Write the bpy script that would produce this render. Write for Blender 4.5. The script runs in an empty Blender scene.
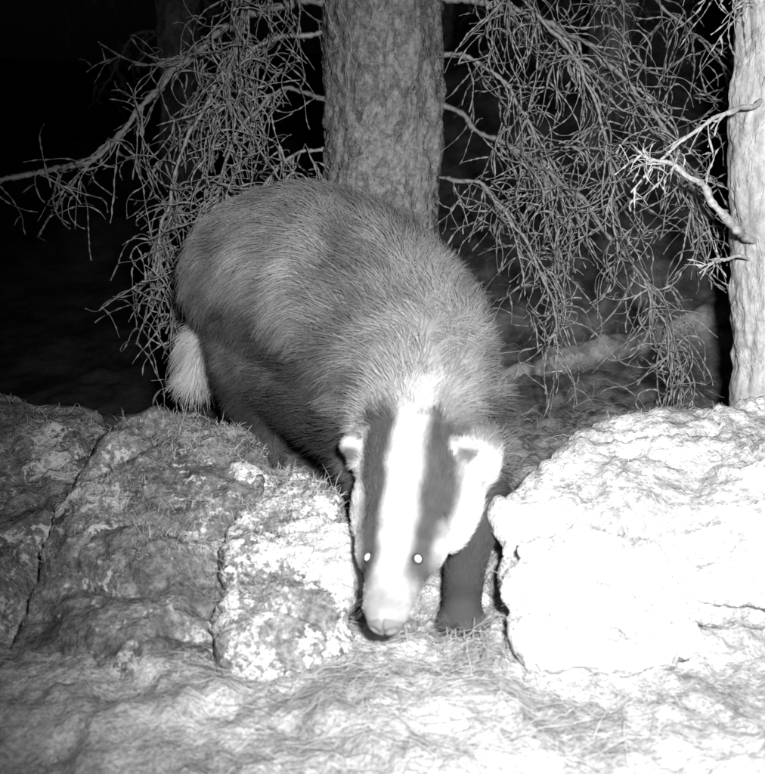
import bpy, bmesh, math, random
import numpy as np
from mathutils import Vector, Matrix
from mathutils.bvhtree import BVHTree
random.seed(7); rng=np.random.default_rng(11)
scene=bpy.context.scene
col=scene.collection

# ---------------------------------------------------------------- helpers
def _hash(ix,iy,iz,seed):
    h=(ix*374761393+iy*668265263+iz*2147483647+seed*1274126177)&0xFFFFFFFF
    h=((h^(h>>13))*1274126177)&0xFFFFFFFF
    h=((h^(h>>16))*2246822519)&0xFFFFFFFF
    h=h^(h>>15)
    return (h&0xFFFFFF)/float(0xFFFFFF)*2-1
def vnoise(P,seed=0):
    P=np.asarray(P,float); F=np.floor(P); f=P-F; I=F.astype(np.int64)
    f=f*f*f*(f*(f*6-15)+10); r=0
    for a in (0,1):
        for b in (0,1):
            for c in (0,1):
                w=(f[:,0] if a else 1-f[:,0])*(f[:,1] if b else 1-f[:,1])*(f[:,2] if c else 1-f[:,2])
                r=r+w*_hash(I[:,0]+a,I[:,1]+b,I[:,2]+c,seed)
    return r
def fbm(P,octs=4,seed=0,gain=.5):
    P=np.asarray(P,float); s=0; a=1
    for o in range(octs):
        s=s+a*vnoise(P*(2.03**o)+o*17.3,seed+o); a*=gain
    return s
def sstep(a,b,x):
    t=np.clip((x-a)/(b-a),0,1); return t*t*(3-2*t)
def link(o,parent=None):
    col.objects.link(o)
    if parent: o.parent=parent
    return o
def empty(name,loc=(0,0,0)):
    e=bpy.data.objects.new(name,None); e.empty_display_size=.1; col.objects.link(e); return e
def mesh_obj(name,V,F,mat=None,parent=None,smooth=True):
    V=np.asarray(V,np.float32); F=np.asarray(F,np.int32); m=bpy.data.meshes.new(name)
    k=F.shape[1]; m.vertices.add(len(V)); m.vertices.foreach_set('co',V.ravel())
    m.loops.add(F.size); m.loops.foreach_set('vertex_index',F.ravel())
    m.polygons.add(len(F)); m.polygons.foreach_set('loop_start',np.arange(0,F.size,k,dtype=np.int32))
    m.update(calc_edges=True); m.validate()
    if smooth: m.polygons.foreach_set('use_smooth',[True]*len(m.polygons))
    if mat: m.materials.append(mat)
    m.update()
    return link(bpy.data.objects.new(name,m),parent)
def tubes(name,lines,mat,k=5,parent=None):
    V=[];F=[];off=0
    ang=np.linspace(0,2*np.pi,k,endpoint=False)
    for pts,rad in lines:
        pts=np.asarray(pts,float); rad=np.asarray(rad,float); n=len(pts)
        T=np.gradient(pts,axis=0); T/=np.linalg.norm(T,axis=1)[:,None]+1e-9
        m=T.mean(0); ax=np.eye(3)[np.argmin(np.abs(m))]
        A=np.cross(T,ax); A/=np.linalg.norm(A,axis=1)[:,None]+1e-9
        B=np.cross(T,A)
        ring=pts[:,None,:]+rad[:,None,None]*(np.cos(ang)[None,:,None]*A[:,None,:]+np.sin(ang)[None,:,None]*B[:,None,:])
        V.append(ring.reshape(-1,3))
        i=np.arange(n-1)[:,None]*k; j=np.arange(k)[None,:]; j2=(j+1)%k
        q=np.stack([i+j,i+j2,i+k+j2,i+k+j],-1).reshape(-1,4)+off
        F.append(q); off+=n*k
    return mesh_obj(name,np.concatenate(V),np.concatenate(F),mat,parent)
def catmull(P,n):
    P=np.asarray(P,float)
    P=np.vstack([2*P[0]-P[1],P,2*P[-1]-P[-2]]); out=[]
    S=len(P)-3
    for t in np.linspace(0,S-1e-6,n):
        i=int(t);u=t-i;a,b,c,d=P[i:i+4]
        out.append(.5*((2*b)+(-a+c)*u+(2*a-5*b+4*c-d)*u*u+(-a+3*b-3*c+d)*u**3))
    return np.array(out)

# ---------------------------------------------------------------- materials
def new_mat(name):
    m=bpy.data.materials.new(name); m.use_nodes=True
    nt=m.node_tree; bs=nt.nodes['Principled BSDF']; bs.inputs['Roughness'].default_value=.9
    bs.inputs['Specular IOR Level'].default_value=0
    return m,nt,bs
def g(v): return (v,v,v,1)
def ramp(nt,src,stops):
    r=nt.nodes.new('ShaderNodeValToRGB'); e=r.color_ramp.elements
    while len(e)<len(stops): e.new(.5)
    for i,(p,v) in enumerate(stops): e[i].position=p; e[i].color=g(v)
    nt.links.new(src,r.inputs['Fac']); return r.outputs['Color']
def noise(nt,scale,detail=4,rough=.6,vec=None,dist=0):
    n=nt.nodes.new('ShaderNodeTexNoise'); n.inputs['Scale'].default_value=scale
    n.inputs['Detail'].default_value=detail; n.inputs['Roughness'].default_value=rough
    n.inputs['Distortion'].default_value=dist
    if vec is None:
        tc=nt.nodes.new('ShaderNodeTexCoord'); vec=tc.outputs['Object']
    nt.links.new(vec,n.inputs['Vector']); return n.outputs['Fac']
def mix(nt,f,a,b,mode='MIX'):
    m=nt.nodes.new('ShaderNodeMix'); m.data_type='RGBA'; m.blend_type=mode
    if isinstance(f,float): m.inputs['Factor'].default_value=f
    else: nt.links.new(f,m.inputs['Factor'])
    for s,idx in ((a,6),(b,7)):
        if isinstance(s,float): m.inputs[idx].default_value=g(s)
        else: nt.links.new(s,m.inputs[idx])
    return m.outputs[2]
def bump(nt,bs,h,strength=.6,dist=.01,prev=None):
    b=nt.nodes.new('ShaderNodeBump'); b.inputs['Strength'].default_value=strength
    b.inputs['Distance'].default_value=dist; nt.links.new(h,b.inputs['Height'])
    if prev: nt.links.new(prev,b.inputs['Normal'])
    nt.links.new(b.outputs['Normal'],bs.inputs['Normal']); return b.outputs['Normal']

def rock_mat(name,lo,hi,lich,th,sp=.45,bd=.009,edge=.035):
    m,nt,bs=new_mat(name)
    base=ramp(nt,noise(nt,16,4,.75),[(.38,lo),(.62,hi)])
    fine=noise(nt,110,3,.8)
    speck=ramp(nt,fine,[(.38,sp),(.62,1.1)])
    base=mix(nt,1.0,base,speck,'MULTIPLY')
    big=noise(nt,8,5,.78,dist=.5)
    s=nt.nodes.new('ShaderNodeMath'); s.operation='MULTIPLY_ADD'; s.inputs[1].default_value=.35
    nt.links.new(fine,s.inputs[0]); nt.links.new(big,s.inputs[2])
    f=ramp(nt,s.outputs[0],[(th,0.),(th+edge,1.)])
    lc=ramp(nt,fine,[(.36,lich*sp),(.6,lich)])
    c=mix(nt,f,base,lc)
    nt.links.new(c,bs.inputs['Base Color'])
    bump(nt,bs,fine,1.0,bd)
    return m
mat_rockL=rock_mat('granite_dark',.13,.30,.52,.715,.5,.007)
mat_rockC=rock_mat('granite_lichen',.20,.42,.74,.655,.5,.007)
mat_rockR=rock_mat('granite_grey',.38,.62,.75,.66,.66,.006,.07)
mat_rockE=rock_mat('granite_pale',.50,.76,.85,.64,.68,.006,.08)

m,nt,bs=new_mat('forest_floor'); mat_ground=m
c=ramp(nt,noise(nt,8,4,.75),[(.36,.34),(.64,.70)])
fn=noise(nt,130,3,.8)
s=ramp(nt,fn,[(.36,.55),(.62,1.1)])
c=mix(nt,1.0,c,s,'MULTIPLY')
tc=nt.nodes.new('ShaderNodeTexCoord'); sx=nt.nodes.new('ShaderNodeSeparateXYZ'); nt.links.new(tc.outputs['Object'],sx.inputs[0])
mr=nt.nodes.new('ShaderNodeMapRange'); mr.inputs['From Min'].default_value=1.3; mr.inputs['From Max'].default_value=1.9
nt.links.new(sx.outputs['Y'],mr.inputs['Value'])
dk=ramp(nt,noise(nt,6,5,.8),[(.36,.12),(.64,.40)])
# shade painted into the colour leftwards; dry grass on the open right slope
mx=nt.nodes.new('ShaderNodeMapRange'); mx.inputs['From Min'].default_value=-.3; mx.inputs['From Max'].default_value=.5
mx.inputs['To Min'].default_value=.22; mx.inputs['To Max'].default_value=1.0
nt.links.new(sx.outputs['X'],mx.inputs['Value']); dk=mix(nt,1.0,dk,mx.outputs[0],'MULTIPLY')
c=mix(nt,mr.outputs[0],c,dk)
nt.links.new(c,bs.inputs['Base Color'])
bump(nt,bs,fn,.8,.008)

def bark_mat(name,lo,hi,sc,ck=.5):
    m,nt,bs=new_mat(name)
    tc=nt.nodes.new('ShaderNodeTexCoord'); mp=nt.nodes.new('ShaderNodeMapping'); mp.inputs['Scale'].default_value=(1,1,.5)
    nt.links.new(tc.outputs['Object'],mp.inputs[0])
    f=noise(nt,sc,4,.75,vec=mp.outputs[0],dist=.8)
    crack=ramp(nt,f,[(.40,ck),(.52,1.)])
    c=ramp(nt,noise(nt,sc*3.5,3,.8),[(.35,lo),(.65,hi)])
    c=mix(nt,1.0,c,crack,'MULTIPLY'); nt.links.new(c,bs.inputs['Base Color'])
    bump(nt,bs,crack,1.0,.008)
    return m
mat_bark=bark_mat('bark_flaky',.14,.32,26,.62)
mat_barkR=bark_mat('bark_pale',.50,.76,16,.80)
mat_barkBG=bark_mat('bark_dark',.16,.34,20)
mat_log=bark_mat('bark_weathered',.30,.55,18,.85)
def isl_mat(name,stops,nscale=80):
    m,nt,bs=new_mat(name); gg=nt.nodes.new('ShaderNodeNewGeometry')
    c=ramp(nt,gg.outputs['Random Per Island'],stops)
    s=ramp(nt,noise(nt,nscale,2,.7),[(.3,.55),(.65,1.)])
    c=mix(nt,1.0,c,s,'MULTIPLY')
    nt.links.new(c,bs.inputs['Base Color']); return m
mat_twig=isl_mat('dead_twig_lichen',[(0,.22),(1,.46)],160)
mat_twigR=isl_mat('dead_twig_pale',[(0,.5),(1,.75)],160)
mat_straw=isl_mat('dry_straw',[(0,.32),(.6,.56),(1,.8)],30)

# ---------------------------------------------------------------- ground
def ground_z(x,y):
    x=np.asarray(x,float); y=np.asarray(y,float)
    P=np.stack([x,y,x*0],-1)
    near=np.exp(-((x**2+(y-1.5)**2)/30))
    z=.018*fbm(P*3.1,3,5)+near*(.012*fbm(P*17,3,9)+.0060*fbm(P*60,3,19))
    z+=.045*sstep(1.30,1.60,y)
    z-=.17*sstep(1.95,2.6,y)
    z+=.05*sstep(3.0,3.25,y-.35*x+.1*fbm(P*1.2,2,33))
    rise=np.clip(y-3.0,0,None)
    z+=(.11+.17*sstep(-.3,1.2,x))*np.minimum(rise,12)+.02*rise
    z+=.10*np.clip(x,-3,6)*sstep(2.1,3.2,y)
    z+=.25*fbm(P*.35,3,44)*sstep(3.5,9,y+np.abs(x))
    z+=.035*np.exp(-(((x-.42)/.26)**2+((y-.88)/.13)**2))
    z+=.020*np.exp(-(((x-.02)/.22)**2+((y-.98)/.12)**2))
    z-=.06*sstep(.8,.3,y)
    return z
def warp(n,c,near,far):
    t=np.linspace(-1,1,n); return c+near*t+ (far-near)*np.sign(t)*np.abs(t)**7
n=520
xs=warp(n,0,1.3,60); ys=warp(n,1.7,1.5,60)
X,Y=np.meshgrid(xs,ys); Z=ground_z(X.ravel(),Y.ravel())
V=np.stack([X.ravel(),Y.ravel(),Z],-1)
i=np.arange(n-1)[:,None]*n+np.arange(n-1)[None,:]
Fq=np.stack([i,i+1,i+n+1,i+n],-1).reshape(-1,4)
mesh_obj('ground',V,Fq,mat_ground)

# ---------------------------------------------------------------- remesh helper
def remeshed(bm,voxel,smooth_it,fac=.5):
    me=bpy.data.meshes.new('tmp'); bm.to_mesh(me); bm.free()
    o=bpy.data.objects.new('tmp',me); col.objects.link(o)
    r=o.modifiers.new('r','REMESH'); r.mode='VOXEL'; r.voxel_size=voxel
    s=o.modifiers.new('s','SMOOTH'); s.factor=fac; s.iterations=smooth_it
    dg=bpy.context.evaluated_depsgraph_get(); ev=o.evaluated_get(dg); m2=bpy.data.meshes.new_from_object(ev)
    bpy.data.objects.remove(o)
    return m2
def getV(m):
    a=np.empty(len(m.vertices)*3); m.vertices.foreach_get('co',a); a=a.reshape(-1,3)
    b=np.empty(len(m.vertices)*3); m.vertices.foreach_get('normal',b); return a,b.reshape(-1,3)
rocks=[]
def rock(name,pts,mat,seed,amp=.022,voxel=.0055,sm=8,rough=.30):
    bm=bmesh.new()
    for p in pts: bm.verts.new(p)
    bmesh.ops.convex_hull(bm,input=bm.verts)
    for v in [v for v in bm.verts if not v.link_faces]: bm.verts.remove(v)
    m=remeshed(bm,voxel,sm)
    a,nn=getV(m)
    w=a+.03*np.stack([fbm(a*6,2,seed+60),fbm(a*6,2,seed+61),fbm(a*6,2,seed+62)],-1)
    cr=np.abs(vnoise(w*7.5,seed+9)); crk=-sstep(.10,.0,cr)
    d=amp*fbm(a*5.5,3,seed)+amp*.45*crk+amp*rough*fbm(w*30,4,seed+3,.62)
    a=a+nn*d[:,None]
    m.vertices.foreach_set('co',a.ravel()); m.polygons.foreach_set('use_smooth',[True]*len(m.polygons))
    m.name=name; m.materials.append(mat); m.update()
    o=link(bpy.data.objects.new(name,m)); rocks.append(o); return o
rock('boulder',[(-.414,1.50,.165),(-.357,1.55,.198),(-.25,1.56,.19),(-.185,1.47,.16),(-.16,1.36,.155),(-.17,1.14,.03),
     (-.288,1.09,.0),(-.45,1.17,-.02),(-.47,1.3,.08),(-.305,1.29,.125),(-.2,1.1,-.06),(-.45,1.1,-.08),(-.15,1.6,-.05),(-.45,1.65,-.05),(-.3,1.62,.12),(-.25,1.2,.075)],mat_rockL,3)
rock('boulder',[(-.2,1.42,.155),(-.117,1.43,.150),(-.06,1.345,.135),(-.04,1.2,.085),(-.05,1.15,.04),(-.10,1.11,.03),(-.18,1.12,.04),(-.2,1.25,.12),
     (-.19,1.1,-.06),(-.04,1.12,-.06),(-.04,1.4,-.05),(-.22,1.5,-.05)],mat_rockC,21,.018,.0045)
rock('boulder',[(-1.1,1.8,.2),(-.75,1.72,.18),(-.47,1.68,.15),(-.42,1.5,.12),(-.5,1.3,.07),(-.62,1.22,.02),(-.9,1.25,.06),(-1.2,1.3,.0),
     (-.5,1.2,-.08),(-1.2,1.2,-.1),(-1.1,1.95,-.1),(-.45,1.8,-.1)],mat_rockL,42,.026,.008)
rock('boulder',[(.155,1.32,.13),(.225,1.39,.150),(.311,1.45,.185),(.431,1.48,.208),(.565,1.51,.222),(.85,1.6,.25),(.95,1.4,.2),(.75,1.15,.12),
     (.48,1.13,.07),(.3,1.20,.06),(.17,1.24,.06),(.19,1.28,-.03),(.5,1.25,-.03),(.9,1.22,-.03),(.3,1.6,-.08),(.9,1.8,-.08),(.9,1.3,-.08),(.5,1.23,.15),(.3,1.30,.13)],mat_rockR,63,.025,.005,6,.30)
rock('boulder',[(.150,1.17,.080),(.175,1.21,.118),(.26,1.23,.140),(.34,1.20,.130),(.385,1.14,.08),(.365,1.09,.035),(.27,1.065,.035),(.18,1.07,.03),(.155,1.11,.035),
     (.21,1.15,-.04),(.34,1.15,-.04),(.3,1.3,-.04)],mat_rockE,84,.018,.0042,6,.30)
for k,(x,y,r) in enumerate([(.135,1.30,.022),(.15,1.22,.014),(-.5,1.02,.03),(.62,1.02,.03),(.12,1.38,.03),(-.02,1.10,.012),(.46,1.08,.02)]):
    z=float(ground_z([x],[y])[0]); P=[(x+r*random.uniform(-1.2,1.2),y+r*random.uniform(-1,1),z+r*random.uniform(-.6,.7)) for _ in range(14)]
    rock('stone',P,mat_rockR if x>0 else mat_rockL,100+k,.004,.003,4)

# ---------------------------------------------------------------- trees
def trunk(name,base,top,r0,r1,mat,parent,seed,k=110,step=.012,amp=.007,flare=.5):
    base=np.array(base,float); top=np.array(top,float)
    nz=int(np.linalg.norm(top-base)/step); t=np.linspace(0,1,nz)
    ang=np.linspace(0,2*np.pi,k,endpoint=False)
    C=base+(top-base)*t[:,None]
    C[:,0]+=.01*np.sin(t*9+seed)
    R=r0+(r1-r0)*t+flare*r0*np.exp(-t*(top[2]-base[2])/.10)
    P=C[:,None,:]+np.stack([R[:,None]*np.cos(ang),R[:,None]*np.sin(ang),np.zeros((nz,k))],-1)
    Pf=P.reshape(-1,3); N=(P-C[:,None,:]).reshape(-1,3); N/=np.linalg.norm(N,axis=1)[:,None]
    q=Pf*np.array([1,1,.55]); q=q+.02*np.stack([vnoise(q*25,seed+31),vnoise(q*25,seed+32),vnoise(q*25,seed+33)],-1)
    pl=vnoise(q*38,seed+4)
    d=amp*1.3*fbm(q*9,3,seed)+amp*.8*np.floor(pl*2.2)/2.2+amp*.5*fbm(q*110,2,seed+7)
    Pf=Pf+N*d[:,None]
    i=np.arange(nz-1)[:,None]*k; j=np.arange(k)[None,:]; j2=(j+1)%k
    F=np.stack([i+j,i+j2,i+k+j2,i+k+j],-1).reshape(-1,4)
    return mesh_obj(name,Pf,F,mat,parent)

def knobbly(P,r0,r1,rr=.35):
    n=len(P); t=np.linspace(0,1,n); r=r0+(r1-r0)*t
    if rr<.5: return r*(1+rr*rng.uniform(-.6,1.0,n))
    k=(rng.random(n)<.30); return r*np.where(k,1.0+rr*1.5,.80)
def whip(p,d,L,curl,droop):
    step=.0070; n=max(5,int(L/step))
    R=rng.normal(size=(n,3)); ax=np.cumsum(R*.30,axis=0)+rng.normal(size=3); ax/=np.linalg.norm(ax,axis=1)[:,None]
    R2=rng.normal(size=(n,3))*.085
    x,y,z=map(float,p); dx,dy,dz=map(float,d); out=[(x,y,z)]
    A_=ax.tolist(); B_=R2.tolist()
    for i in range(n):
        a,b,c=A_[i]; e,f,h=B_[i]
        nx=dx+curl*(b*dz-c*dy)+e; ny=dy+curl*(c*dx-a*dz)+f; nz=dz+curl*(a*dy-b*dx)-droop+h
        l=math.sqrt(nx*nx+ny*ny+nz*nz)+1e-9; dx,dy,dz=nx/l,ny/l,nz/l
        x+=dx*step;y+=dy*step;z+=dz*step; out.append((x,y,z))
    return np.array(out)
def dress(main,r0,r1,n2,L2,side,lines,n3=4,down=.6,L3=(.05,.19),tmin=.08):
    P=catmull(main,max(24,int(np.linalg.norm(np.diff(np.asarray(main,float),axis=0),axis=1).sum()/.008)))
    P=P+.008*np.stack([vnoise(P*24,1),vnoise(P*24,2),vnoise(P*24,3)],-1)
    lines.append((P,knobbly(P,r0,r1,.45)))
    for k in range(n2):
        t=random.uniform(tmin,1)**.9; i=min(len(P)-2,int(t*(len(P)-1)))
        tan=P[i+1]-P[i]; tan/=np.linalg.norm(tan)
        d=tan*random.uniform(.2,1.0)+np.array([side*random.uniform(-.5,.8),random.uniform(-.8,.5),-down*random.uniform(-.6,1.1)])
        d/=np.linalg.norm(d)
        L=random.uniform(*L2)*(1.2-.5*t)
        W=whip(P[i],d,L,random.uniform(.02,.15),random.uniform(.03,.11))
        rb=max(.0015,(r0+(r1-r0)*t)*.36); lines.append((W,knobbly(W,min(rb,.0026),.0009,.7)))
        for q in range(random.randint(n3-2,n3+2)):
            j=random.randint(2,len(W)-2); tt=W[j]-W[j-1]; tt/=np.linalg.norm(tt)
            d=tt*.45+rng.normal(size=3)*.8+np.array([0,0,.15]); d/=np.linalg.norm(d)
            S=whip(W[j],d,random.uniform(*L3),random.uniform(.04,.24),random.uniform(.04,.15))
            lines.append((S,knobbly(S,.0012,.0007,1.0)))
            if random.random()<.3 and len(S)>6:
                j=random.randint(2,len(S)-2)
                S2=whip(S[j],rng.normal(size=3)*.7,random.uniform(.02,.07),.18,.08)
                lines.append((S2,knobbly(S2,.0010,.0006,1.0)))

larch=empty('larch_tree')
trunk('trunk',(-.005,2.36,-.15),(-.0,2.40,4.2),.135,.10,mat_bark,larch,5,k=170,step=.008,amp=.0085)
L=[]
dress([(-.11,2.36,.87),(-.266,2.33,.835),(-.372,2.255,.765),(-.4635,2.177,.665),(-.55,2.097,.557),(-.632,2.04,.534),(-.709,1.982,.512),(-.82,1.93,.49)],.0085,.0040,24,(.12,.32),-1,L)
dress([(-.12,2.36,.80),(-.23,2.30,.78),(-.33,2.24,.70),(-.40,2.2,.58),(-.44,2.16,.44),(-.47,2.14,.30)],.0055,.0025,34,(.12,.32),-1,L)
dress([(-.12,2.36,.66),(-.20,2.28,.68),(-.29,2.2,.60),(-.34,2.15,.46),(-.38,2.12,.32),(-.44,2.1,.2)],.005,.002,32,(.1,.30),-1,L)
dress([(-.1,2.32,.95),(-.18,2.24,.93),(-.26,2.2,.86),(-.3,2.16,.72),(-.31,2.12,.55)],.0045,.002,26,(.1,.28),-1,L)
dress([(-.12,2.38,.55),(-.2,2.33,.54),(-.28,2.3,.45),(-.33,2.27,.33),(-.36,2.24,.18)],.0045,.002,20,(.08,.2),-1,L)
dress([(.12,2.36,.87),(.289,2.30,.835),(.435,2.25,.755),(.54,2.2,.64),(.61,2.16,.53),(.63,2.13,.40)],.0075,.003,38,(.12,.34),1,L)
dress([(.12,2.36,.66),(.247,2.28,.575),(.393,2.2,.480),(.52,2.15,.325),(.59,2.12,.20),(.63,2.1,.11)],.0060,.002,34,(.1,.28),1,L)
dress([(.12,2.33,.92),(.22,2.26,.90),(.34,2.2,.80),(.42,2.16,.66),(.46,2.14,.5),(.47,2.12,.36)],.0050,.002,34,(.1,.3),1,L)
dress([(.12,2.38,.76),(.21,2.33,.74),(.30,2.3,.64),(.36,2.27,.48),(.38,2.25,.32)],.005,.002,28,(.1,.28),1,L)
dress([(.12,2.33,.50),(.2,2.26,.49),(.28,2.2,.40),(.35,2.17,.27),(.37,2.14,.13)],.0045,.002,24,(.08,.22),1,L)
dress([(.12,2.40,.95),(.32,2.42,.95),(.52,2.42,.90),(.68,2.42,.80),(.8,2.4,.66)],.005,.003,22,(.1,.3),1,L)
for z in (1.25,1.7,2.4,3.1):
    for a in range(4):
        th=a*1.57+z*3; ex=.75
        dress([(.1*math.cos(th),2.38+.1*math.sin(th),z),(.45*ex*math.cos(th),2.38+.45*ex*math.sin(th),z+.02),(.9*ex*math.cos(th),2.38+.9*ex*math.sin(th),z-.15)],.009,.003,7,(.1,.28),math.cos(th),L,n3=3)
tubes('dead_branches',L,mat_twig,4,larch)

pine=empty('pine_tree')
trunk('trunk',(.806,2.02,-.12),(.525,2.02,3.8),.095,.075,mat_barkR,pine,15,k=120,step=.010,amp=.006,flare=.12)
L=[]
dress([(.71,1.98,.40),(.63,1.88,.435),(.56,1.84,.50),(.50,1.80,.545),(.446,1.78,.565)],.0080,.003,7,(.04,.10),-1,L,n3=2,down=.1,L3=(.02,.05))
dress([(.71,1.98,.66),(.60,1.88,.637),(.54,1.85,.61),(.48,1.84,.56),(.43,1.83,.51)],.005,.002,7,(.03,.09),-1,L,n3=2,down=.1,L3=(.02,.05))
dress([(.71,1.98,.37),(.63,1.92,.385),(.60,1.90,.375)],.004,.002,5,(.02,.05),-1,L,n3=2,down=.2,L3=(.01,.03))
dress([(.70,1.98,.80),(.62,1.95,.86),(.55,1.93,.93)],.006,.003,8,(.05,.14),-1,L,n3=3)
for z in (1.3,2.1,2.9):
    for a in range(3):
        th=a*2.1+z*2; cx=.80-.073*(z+.12)
        dress([(cx+.08*math.cos(th),2.02+.08*math.sin(th),z),(cx+.3*math.cos(th),2.02+.3*math.sin(th),z+.03),(cx+.6*math.cos(th),2.02+.6*math.sin(th),z-.1)],.008,.003,7,(.08,.2),math.cos(th),L,n3=3)
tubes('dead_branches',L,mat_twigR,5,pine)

for k,(x,y,r) in enumerate([(.98,4.75,.095),(-1.0,5.4,.11),(2.3,6.2,.14),(.35,7.5,.13),(1.55,4.0,.06),(-2.6,5.5,.13),(3.4,4.2,.13)]):
    e=empty('larch_tree')
    z=float(ground_z([x],[y])[0]); trunk('trunk',(x,y,z-.1),(x+random.uniform(-.1,.1),y,z+6),r,r*.7,mat_barkBG,e,200+k,k=48,step=.04,amp=.012)
    L=[]
    for q in range(8):
        th=random.uniform(0,6.28); zz=z+random.uniform(.5,2.6); l=random.uniform(.4,.9)
        dress([(x,y,zz),(x+l*.5*math.cos(th),y+l*.5*math.sin(th),zz+.03),(x+l*math.cos(th),y+l*math.sin(th),zz-.25)],.01,.003,9,(.12,.35),math.cos(th),L,n3=3)
    tubes('dead_branches',L,mat_twig,4,e)

# a mossy fallen stem sunk into the slope behind
P=np.stack([np.linspace(.24,1.8,140),np.linspace(2.84,3.44,140),np.zeros(140)],-1)
P[:,2]=ground_z(P[:,0],P[:,1]); P[:,2]=np.convolve(np.pad(P[:,2],12,'edge'),np.ones(25)/25,'valid')+.020
P[:,2]+=.006*np.sin(P[:,0]*13)
log=empty('fallen_log')
lg=tubes('stem',[(P,.038*(1+.12*vnoise(P*20,8))*np.concatenate([np.linspace(.1,1,25),np.ones(115)]))],mat_log,40,log)
a_,n_=getV(lg.data); a_=a_+n_*(.008*fbm(a_*25,3,71))[:,None]; lg.data.vertices.foreach_set('co',a_.ravel()); lg.data.update()

# ---------------------------------------------------------------- badger
S=Vector((.043,1.252,.190))
Fh=Vector((-.190,-.822,-.515)).normalized()
Rh=Fh.cross(Vector((0,0,1))).normalized()*-1
if Rh.x<0: Rh=-Rh
Uh=Rh.cross(Fh)
if Uh.z<0: Uh=-Uh
rho=math.radians(7); R2=Rh*math.cos(rho)+Uh*math.sin(rho); Uh=Uh*math.cos(rho)-Rh*math.sin(rho); Rh=R2
HS=1.04
def H(r,f,u): return S+Rh*(r*HS)+Fh*(f*HS)+Uh*(u*HS)
HM=Matrix((Rh,Fh,Uh)).transposed()
prims=[]
def sph(c,r,rot=None,sc=None):
    M=Matrix.Translation(Vector(c))
    if rot is not None: M=M@rot.to_4x4()
    s=tuple(q*HS for q in sc) if sc else (r,r,r)
    prims.append(M@Matrix.Diagonal((*s,1)))
def chain(pts,step=.25):
    P=np.array(pts,float); n=len(P); N=int((n-1)/step*1.0)+1
    Q=catmull(P,N*2)
    for q in Q: sph(q[:3],max(q[3],.004))
spine=[(-.268,1.875,.330,.070),(-.232,1.84,.354,.110),(-.180,1.78,.366,.140),(-.088,1.665,.366,.155),(.006,1.535,.314,.140),(.046,1.435,.262,.108),(.050,1.345,.222,.088),(.046,1.27,.195,.070)]
chain(spine)
chain([(-.17,1.72,.26,.095),(-.09,1.63,.24,.105),(0,1.50,.21,.095)])
sph((.105,1.42,.235),.070); sph((.0,1.44,.235),.08)
legs=[]
def leg(pts): legs.append(pts); chain(pts)
leg([(.110,1.41,.20,.058),(.130,1.37,.13,.040),(.116,1.32,.070,.030),(.106,1.265,.034,.026),(.102,1.230,.022,.026)])
leg([(.0,1.42,.19,.055),(-.005,1.41,.12,.040),(.01,1.375,.06,.03),(.015,1.335,.03,.026),(.015,1.31,.022,.02)])
leg([(-.205,1.77,.275,.092),(-.212,1.71,.205,.064),(-.200,1.70,.15,.046),(-.20,1.71,.10,.034),(-.20,1.66,.065,.027),(-.195,1.63,.06,.02)])
leg([(-.12,1.82,.27,.09),(-.09,1.77,.19,.065),(-.07,1.80,.11,.036),(-.07,1.76,.06,.028),(-.07,1.72,.055,.02)])
tail=[(-.275,1.91,.33,.045),(-.308,1.90,.265,.032),(-.332,1.885,.21,.036),(-.345,1.87,.165,.026)]
chain(tail)
sph(H(0,-.01,0),0,HM,(.068,.085,.054))
for s in (-1,1):
    sph(H(.044*s,.010,-.016),0,HM,(.036,.080,.034))
    sph(H(.042*s,-.05,-.02),0,HM,(.050,.055,.045))
    sph(H(.027*s,.085,.004),0,HM,(.029,.055,.025))
for t in np.linspace(0,1,14):
    f=.035+.145*t; w=.055*(1-t)+.029*t
    sph(H(0,f,.004-.001*t),0,HM,(w,.025,w*.74))
    sph(H(0,f-.02,-.022+.004*t),0,HM,(w*.8,.025,w*.55))
sph(H(0,.188,.003),0,HM,(.025,.020,.019))
earc=[]
for s,(r,f,u) in ((-1,(-.086,-.036,.026)),(1,(.064,-.026,.034))):
    c=H(r,f,u); earc.append(c)
    sph(c,0,HM,(.015,.009,.018)); sph(H(r*.90,f,u-.02),0,HM,(.018,.014,.02))
paw_toes=[]
for (px,py,pz) in ((.102,1.226,.014),(.015,1.31,.018),(-.195,1.63,.056),(-.07,1.72,.052)):
    for a,dy in ((-.021,.004),(-.011,0),(0,-.002),(.011,0),(.021,.004)):
        for q in (0,.5,1): sph((px+a,py-.020*q+dy,pz+.002-.004*q),.0095-.0012*q)
        paw_toes.append((px+a,py-.024+dy,pz-.002))
bm=bmesh.new()
for M in prims: bmesh.ops.create_icosphere(bm,subdivisions=3,radius=1,matrix=M)
bmesh_body=remeshed(bm,.0045,8,.5)
A,N=getV(bmesh_body)

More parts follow.
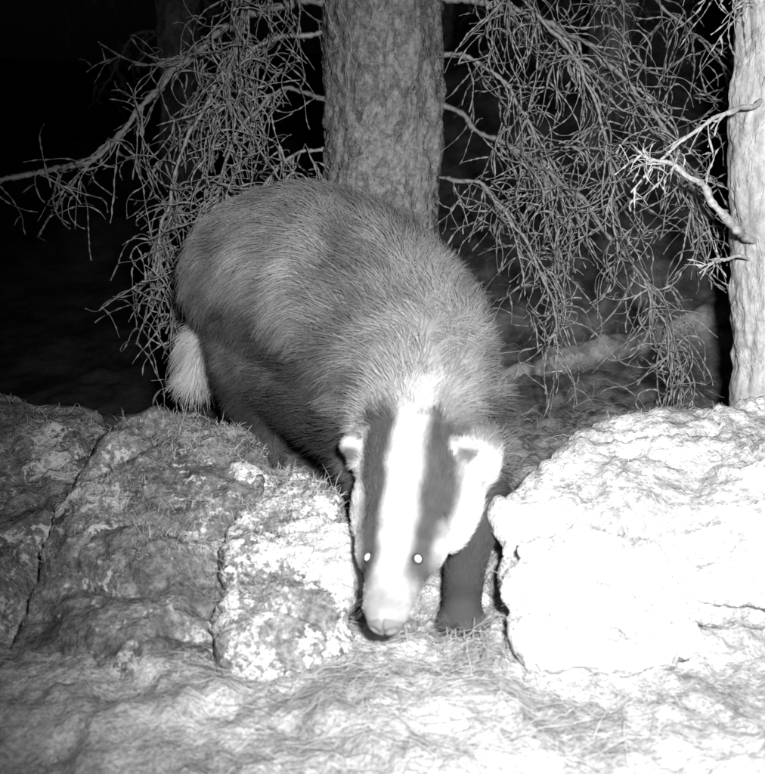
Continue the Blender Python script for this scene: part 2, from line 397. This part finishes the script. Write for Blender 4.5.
def seg_dist(P,pts):
    d=np.full(len(P),9.)
    for a,b in zip(pts[:-1],pts[1:]):
        a3=np.array(a[:3]);b3=np.array(b[:3]);ab=b3-a3
        t=np.clip(((P-a3)@ab)/(ab@ab),0,1); d=np.minimum(d,np.linalg.norm(P-(a3+t[:,None]*ab),axis=1)-(a[3]+(b[3]-a[3])*t))
    return d
sp=np.array(spine)
def head_local(P):
    Q=(P-np.array(S))/HS; return Q@np.array(Rh),Q@np.array(Fh),Q@np.array(Uh)
def tone(P,N):
    r,f,u=head_local(P)
    nearh=np.linalg.norm(P-np.array(S),axis=1)<.26
    grz=.5+.5*fbm(P*9,3,70)
    b=.27+.14*(grz-.5)
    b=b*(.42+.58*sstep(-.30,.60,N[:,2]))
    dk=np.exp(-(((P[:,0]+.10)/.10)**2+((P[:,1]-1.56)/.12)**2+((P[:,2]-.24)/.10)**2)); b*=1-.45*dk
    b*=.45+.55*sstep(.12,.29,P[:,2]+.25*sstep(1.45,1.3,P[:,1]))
    Ln=.034+.010*np.exp(-((P[:,1]-1.5)/.12)**2)*sstep(0,.5,N[:,2])
    nf=sstep(-.21,-.10,f)*sstep(-.02,-.06,f)*np.exp(-(r/.055)**2)*sstep(0,.05,u)
    b=b*(1-nf)+.58*nf
    ll=np.full(len(P),9.)
    for k,L_ in enumerate(legs): ll=np.minimum(ll,seg_dist(P,L_[1:] if k<2 else L_[2:]))
    lf=sstep(.02,.0,ll)*np.where((u>-.07)&nearh,0,1)
    b=b*(1-lf)+.070*lf; Ln=Ln*(1-lf)+(.006+.012*sstep(.03,.08,P[:,2]))*lf
    th=sstep(.03,.0,seg_dist(P,legs[2][:2]))*sstep(.32,.22,P[:,2]); b=b*(1-.45*th); Ln=Ln*(1-.4*th)
    tf=sstep(.015,.0,seg_dist(P,tail))*sstep(.31,.27,P[:,2])*sstep(-.265,-.29,P[:,0]); b=b*(1-tf)+.60*tf; Ln=Ln*(1-tf)+.034*tf
    hf=sstep(-.095,-.045,f)*np.where(nearh&(u>-.075),1,0)
    wob=.004*vnoise(P*45,4)
    wc=.0210-.005*sstep(.05,.15,f)+wob; wo=.062-.018*sstep(.02,.13,f)+wob
    ar=np.abs(r); white=.60
    stripe=sstep(wc-.008,wc+.008,ar)*(1-sstep(wo-.009,wo+.009,ar))
    lowu=-.030+.020*sstep(.03,.10,f)
    stripe*=sstep(lowu-.010,lowu+.010,u)*sstep(.192,.140,f)*sstep(-.10,-.05,f)
    hv=white*(1-stripe)+.090*stripe
    chin=sstep(-.020,-.045,u)*sstep(.10,.02,f); hv=hv*(1-chin)+.14*chin
    tip=sstep(.135,.185,f); hv=hv*(1-tip)+.36*tip
    hv=hv*(.93+.16*vnoise(P*120,14)+.06*vnoise(P*300,15))
    b=b*(1-hf)+hv*hf
    Ln=Ln*(1-hf)+(.015-.0095*sstep(.02,.14,f))*hf
    for c,s in zip(earc,(-1,1)):
        d=np.linalg.norm(P-np.array(c),axis=1); cc=np.array(c)+np.array(Fh)*.010-np.array(Uh)*.005
        e=sstep(.026,.017,d); d2=np.linalg.norm(P-cc,axis=1)
        ev=.50-.34*sstep(.017,.008,d2); b=b*(1-e)+ev*e; Ln=Ln*(1-e)+.007*e
    return b,Ln
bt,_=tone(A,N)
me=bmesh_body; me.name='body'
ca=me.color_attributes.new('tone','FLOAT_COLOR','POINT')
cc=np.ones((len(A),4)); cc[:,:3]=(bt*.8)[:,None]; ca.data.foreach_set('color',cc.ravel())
me.polygons.foreach_set('use_smooth',[True]*len(me.polygons))
mskin,nt,bs=new_mat('badger_skin'); at=nt.nodes.new('ShaderNodeAttribute'); at.attribute_name='tone'; nt.links.new(at.outputs['Color'],bs.inputs['Base Color'])
me.materials.append(mskin)
badger=empty('badger')
link(bpy.data.objects.new('body',me),badger)
me.calc_loop_triangles(); nt_=len(me.loop_triangles); tri=np.empty(nt_*3,np.int32); me.loop_triangles.foreach_get('vertices',tri); tri=tri.reshape(-1,3)
a,b_,c_=A[tri[:,0]],A[tri[:,1]],A[tri[:,2]]
cr=np.cross(b_-a,c_-a); ar=np.linalg.norm(cr,axis=1)*.5
cen=(a+b_+c_)/3; _,f_,_=head_local(cen)
wgt=ar*np.where((f_>-.09)&(np.linalg.norm(cen-np.array(S),axis=1)<.26),4.0,1.0)*np.where((f_>.10)&(np.linalg.norm(cen-np.array(S),axis=1)<.26),2.0,1.0)
NH=145000
idx=rng.choice(nt_,NH,p=wgt/wgt.sum()); u1=np.sqrt(rng.random(NH));u2=rng.random(NH)
w=np.stack([1-u1,u1*(1-u2),u1*u2],-1)
P=(A[tri[idx]]*w[:,:,None]).sum(1); Nn=(N[tri[idx]]*w[:,:,None]).sum(1); Nn/=np.linalg.norm(Nn,axis=1)[:,None]
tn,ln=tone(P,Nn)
r_,f_,u_=head_local(P)
keep=~((f_>.190)&(np.abs(r_)<.04)&(np.linalg.norm(P-np.array(S),axis=1)<.26)); P,Nn,tn,ln,f_,r_=[q[keep] for q in (P,Nn,tn,ln,f_,r_)]; NH=len(P)
D=np.zeros((NH,3)); W=np.zeros(NH)
for q0,q1 in zip(sp[:-1],sp[1:]):
    mid=(q0[:3]+q1[:3])/2; t=(q0[:3]-q1[:3]); t/=np.linalg.norm(t); ww=np.exp(-(np.linalg.norm(P-mid,axis=1)/.07)**2)+1e-6
    D+=ww[:,None]*t; W+=ww
D/=W[:,None]
onhead=(f_>-.05)&(np.linalg.norm(P-np.array(S),axis=1)<.26)
D[onhead]=-np.array(Fh)
D+=np.array([0,0,-.55])*np.where(onhead,.1,1.)[:,None]
nz=np.stack([fbm(P*14,2,s) for s in (301,302,303)],-1)
nc=np.stack([vnoise(P*60,s) for s in (311,312,313)],-1)
D+=.34*nz+.42*nc*np.where(onhead,.2,1.)[:,None]
D-=Nn*(D*Nn).sum(1)[:,None]; D/=np.linalg.norm(D,axis=1)[:,None]+1e-9
ln=ln*rng.uniform(.6,1.3,NH)
K=4; pts=np.zeros((NH,K,3)); tt=np.linspace(0,1,K)
lift=np.where(onhead,.22,.56)+.10*rng.normal(size=NH)
for k in range(K):
    t=tt[k]
    pts[:,k]=P-Nn*.001+ (D*(t)*ln[:,None]*(.75+.25*t)) + Nn*(ln*lift*(t-.45*t*t)*1.3)[:,None]+np.array([0,0,-1])*(ln*.18*t*t)[:,None]
pts+= (rng.normal(size=(NH,1,3))*.0018)*tt[None,:,None]*(ln[:,None,None]/.02)
hc=bpy.data.hair_curves.new('fur'); hc.add_curves([K]*NH)
hc.attributes['position'].data.foreach_set('vector',pts.reshape(-1))
ra=hc.attributes.get('radius') or hc.attributes.new('radius','FLOAT','POINT')
rb=np.where(onhead,.00026,.00038)[:,None]*np.array([1,.9,.65,.15])[None,:]
ra.data.foreach_set('value',rb.ravel())
rnd=rng.random(NH); var=.74+.52*rnd
clump=.92+.46*vnoise(P*24,321)+.22*vnoise(P*60,322)
band=np.ones((NH,K)); bodyhair=(~onhead)&(tn>.08)
bandp=np.array([1.0,.70,.85,1.45]); band[bodyhair]=bandp
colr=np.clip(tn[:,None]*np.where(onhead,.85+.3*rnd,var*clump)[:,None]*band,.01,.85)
c4=np.ones((NH,K,4)); c4[:,:,:3]=colr[:,:,None]
ta=hc.attributes.new('tone','FLOAT_COLOR','POINT'); ta.data.foreach_set('color',c4.ravel())
mf,nt,bs=new_mat('badger_fur'); at=nt.nodes.new('ShaderNodeAttribute'); at.attribute_name='tone'; nt.links.new(at.outputs['Color'],bs.inputs['Base Color'])
hc.materials.append(mf)
link(bpy.data.objects.new('fur',hc),badger)
bvh=BVHTree.FromPolygons([Vector(v) for v in A],[tuple(p.vertices) for p in me.polygons])
meye,nt,bs=new_mat('painted_eyeshine'); bs.inputs['Base Color'].default_value=g(.95); bs.inputs['Roughness'].default_value=.25; bs.inputs['Specular IOR Level'].default_value=1.0  # eyeshine painted in as a near-white base colour
mlid,nt,bs=new_mat('eyelid_skin'); bs.inputs['Base Color'].default_value=g(.05)
mnose,nt,bs=new_mat('nose_skin'); bs.inputs['Base Color'].default_value=g(.19); bs.inputs['Roughness'].default_value=.55; bs.inputs['Specular IOR Level'].default_value=.3
bump(nt,bs,noise(nt,500,3,.6),.7,.003)
mclaw,nt,bs=new_mat('claw_horn'); bs.inputs['Base Color'].default_value=g(.22); bs.inputs['Roughness'].default_value=.4
def ico(name,c,sc,rot,mat,parent,sub=3):
    bm=bmesh.new(); bmesh.ops.create_icosphere(bm,subdivisions=sub,radius=1,matrix=Matrix.Translation(c)@rot.to_4x4()@Matrix.Diagonal((*sc,1)))
    m=bpy.data.meshes.new(name); bm.to_mesh(m); bm.free(); m.polygons.foreach_set('use_smooth',[True]*len(m.polygons)); m.materials.append(mat)
    return link(bpy.data.objects.new(name,m),parent)
for s,rr in ((-1,-.0275),(1,.0285)):
    o=H(rr,.128,.15); hit=bvh.ray_cast(o,-Uh)
    p=hit[0]; nn=hit[1]
    q=nn.to_track_quat('Z','Y').to_matrix()
    ico('eyelid_'+('l' if s<0 else 'r'),p+nn*.0005,(.0072,.0072,.0035),q,mlid,badger)
    ico('eye_'+('l' if s<0 else 'r'),p+nn*.0028,(.0039,.0045,.0030),q,meye,badger)
bm=bmesh.new(); bmesh.ops.create_icosphere(bm,subdivisions=5,radius=1)
for v in bm.verts:
    x,y,z=v.co
    for s in (-1,1):
        d=((x-.45*s)**2+(z-.05)**2)**.5
        if y>0: v.co.y-=.55*math.exp(-(d/.22)**2)
    if y>0: v.co.y-=.2*math.exp(-(x/.1)**2)
    v.co.z*=(1-.15*abs(x))
M=Matrix.Translation(H(0,.195,.001))@HM.to_4x4()@Matrix.Diagonal((.022,.017,.017,1)); bm.transform(M)
m=bpy.data.meshes.new('nose'); bm.to_mesh(m); bm.free(); m.polygons.foreach_set('use_smooth',[True]*len(m.polygons)); m.materials.append(mnose)
link(bpy.data.objects.new('nose',m),badger)
cl=[]
for p in paw_toes:
    p=np.array(p); Q=catmull([p,p+[0,-.012,.002],p+[0,-.022,-.007]],6); cl.append((Q,np.linspace(.0024,.0005,6)))
tubes('claws',cl,mclaw,6,badger)
wh=[]
for s in (-1,1):
    for k in range(9):
        p=np.array(H(.018*s,.155+.002*k,-.004-.001*k)); d=np.array(Rh)*s*.8+np.array(Fh)*random.uniform(-.3,.3)-np.array(Uh)*random.uniform(-.1,.6)
        Q=catmull([p,p+d*.018,p+d*.034-np.array([0,0,.006])],7); wh.append((Q,np.linspace(.0003,.0001,7)))
tubes('whiskers',wh,mclaw,4,badger)

# ---------------------------------------------------------------- dry grass / litter
lines=[]; SP=[]
def strand(x,y,L_,th,arch,r=.0006,curve=0): SP.append((x,y,L_,th,arch,r,curve))
cand=np.stack([rng.uniform(-.75,.85,13000),rng.uniform(.75,1.35,13000),np.zeros(13000)],-1)
cand=cand[fbm(cand*7,2,500)+rng.normal(size=13000)*.2>.35]
for x,y,_ in cand:
    strand(x,y,random.uniform(.006,.045),random.uniform(0,6.28),random.uniform(0,.006),r=random.uniform(.00018,.00042),curve=random.uniform(-1,1))
for k in range(520):
    strand(random.gauss(.06,.16),random.uniform(.88,1.24),random.uniform(.05,.19),random.gauss(3.6,.5) if random.random()<.6 else random.gauss(.4,.5),random.uniform(.002,.02),r=random.uniform(.00022,.00048),curve=random.uniform(-.9,.9))
for k in range(220):
    strand(random.gauss(.145,.03),random.uniform(1.12,1.42),random.uniform(.04,.11),random.gauss(-1.9,.6),random.uniform(.005,.03),r=random.uniform(.00025,.0005),curve=random.uniform(-.9,.9))
for k in range(1300):
    strand(random.uniform(-.2,1.5),random.uniform(1.9,4.2),random.uniform(.05,.16),random.uniform(0,6.28),random.uniform(0,.02),r=random.uniform(.0005,.0010),curve=random.uniform(-1,1))
SP=np.array(SP); nn_=8; t=np.linspace(0,1,nn_)[None,:]
an=SP[:,3:4]+SP[:,6:7]*t
px=SP[:,0:1]+np.cumsum(np.cos(an),1)*SP[:,2:3]/nn_; py=SP[:,1:2]+np.cumsum(np.sin(an),1)*SP[:,2:3]/nn_
pz=ground_z(px.ravel(),py.ravel()).reshape(px.shape)+.0012+SP[:,4:5]*np.sin(np.pi*t*.9)
for k in range(len(SP)): lines.append((np.stack([px[k],py[k],pz[k]],-1),SP[k,5]*np.linspace(1.1,.35,nn_)))
for oi,o in enumerate(rocks[:5]):
    a_,n_=getV(o.data); up=np.where((n_[:,2]>.35)&(a_[:,2]>.05))[0]
    if len(up)==0: continue
    msk=vnoise(a_[up]*11,77)+.9*n_[up][:,2]+2.0*(a_[up][:,2]-a_[up][:,2].max()); up=up[msk>.35]
    if len(up)==0: continue
    for i in rng.choice(up,min(len(up),1500),replace=True):
        p=a_[i]; nn=n_[i]; d=nn*.6+np.array([0,0,.3])+rng.normal(size=3)*.7; l=random.uniform(.003,.010)
        if random.random()<.04: l*=2.4
        Q=np.array([p-nn*.001,p+d*l*.5,p+d*l+np.array([random.uniform(-.3,.3),0,-.25])*l]); lines.append((Q,np.array([.0004,.0003,.00012])))
tubes('dry_grass',lines,mat_straw,3)

# ---------------------------------------------------------------- sky, light, camera
w=bpy.data.worlds.new('World'); scene.world=w; w.use_nodes=True; nt=w.node_tree
bg=nt.nodes['Background']; sk=nt.nodes.new('ShaderNodeTexSky'); sk.sky_type='NISHITA'; sk.sun_disc=False
sk.sun_elevation=math.radians(2); sk.sun_rotation=math.radians(160)
bw=nt.nodes.new('ShaderNodeRGBToBW'); nt.links.new(sk.outputs[0],bw.inputs[0]); nt.links.new(bw.outputs[0],bg.inputs['Color']); bg.inputs['Strength'].default_value=.0006

# the trail camera's infrared illuminator, mounted beside its lens
ld=bpy.data.lights.new('infrared_illuminator','SPOT'); ld.energy=260; ld.spot_size=math.radians(80); ld.spot_blend=1.0; ld.shadow_soft_size=.035
lo=bpy.data.objects.new('infrared_illuminator',ld); col.objects.link(lo); lo.location=(.10,.0,.76)
lo.rotation_euler=(Vector((.40,1.5,.16))-lo.location).to_track_quat('-Z','Y').to_euler()

cd=bpy.data.cameras.new('camera'); cam=bpy.data.objects.new('camera',cd); col.objects.link(cam)
cam.location=(0,0,.65); cam.rotation_euler=(math.radians(75),0,0)
cd.sensor_fit='HORIZONTAL'; cd.sensor_width=36; cd.lens=18/math.tan(math.radians(20)); cd.clip_start=.02; cd.clip_end=300
cd.dof.use_dof=True; cd.dof.focus_distance=1.85; cd.dof.aperture_fstop=7.0
scene.camera=cam
scene.view_settings.view_transform='Standard'; scene.view_settings.look='None'; scene.view_settings.exposure=0
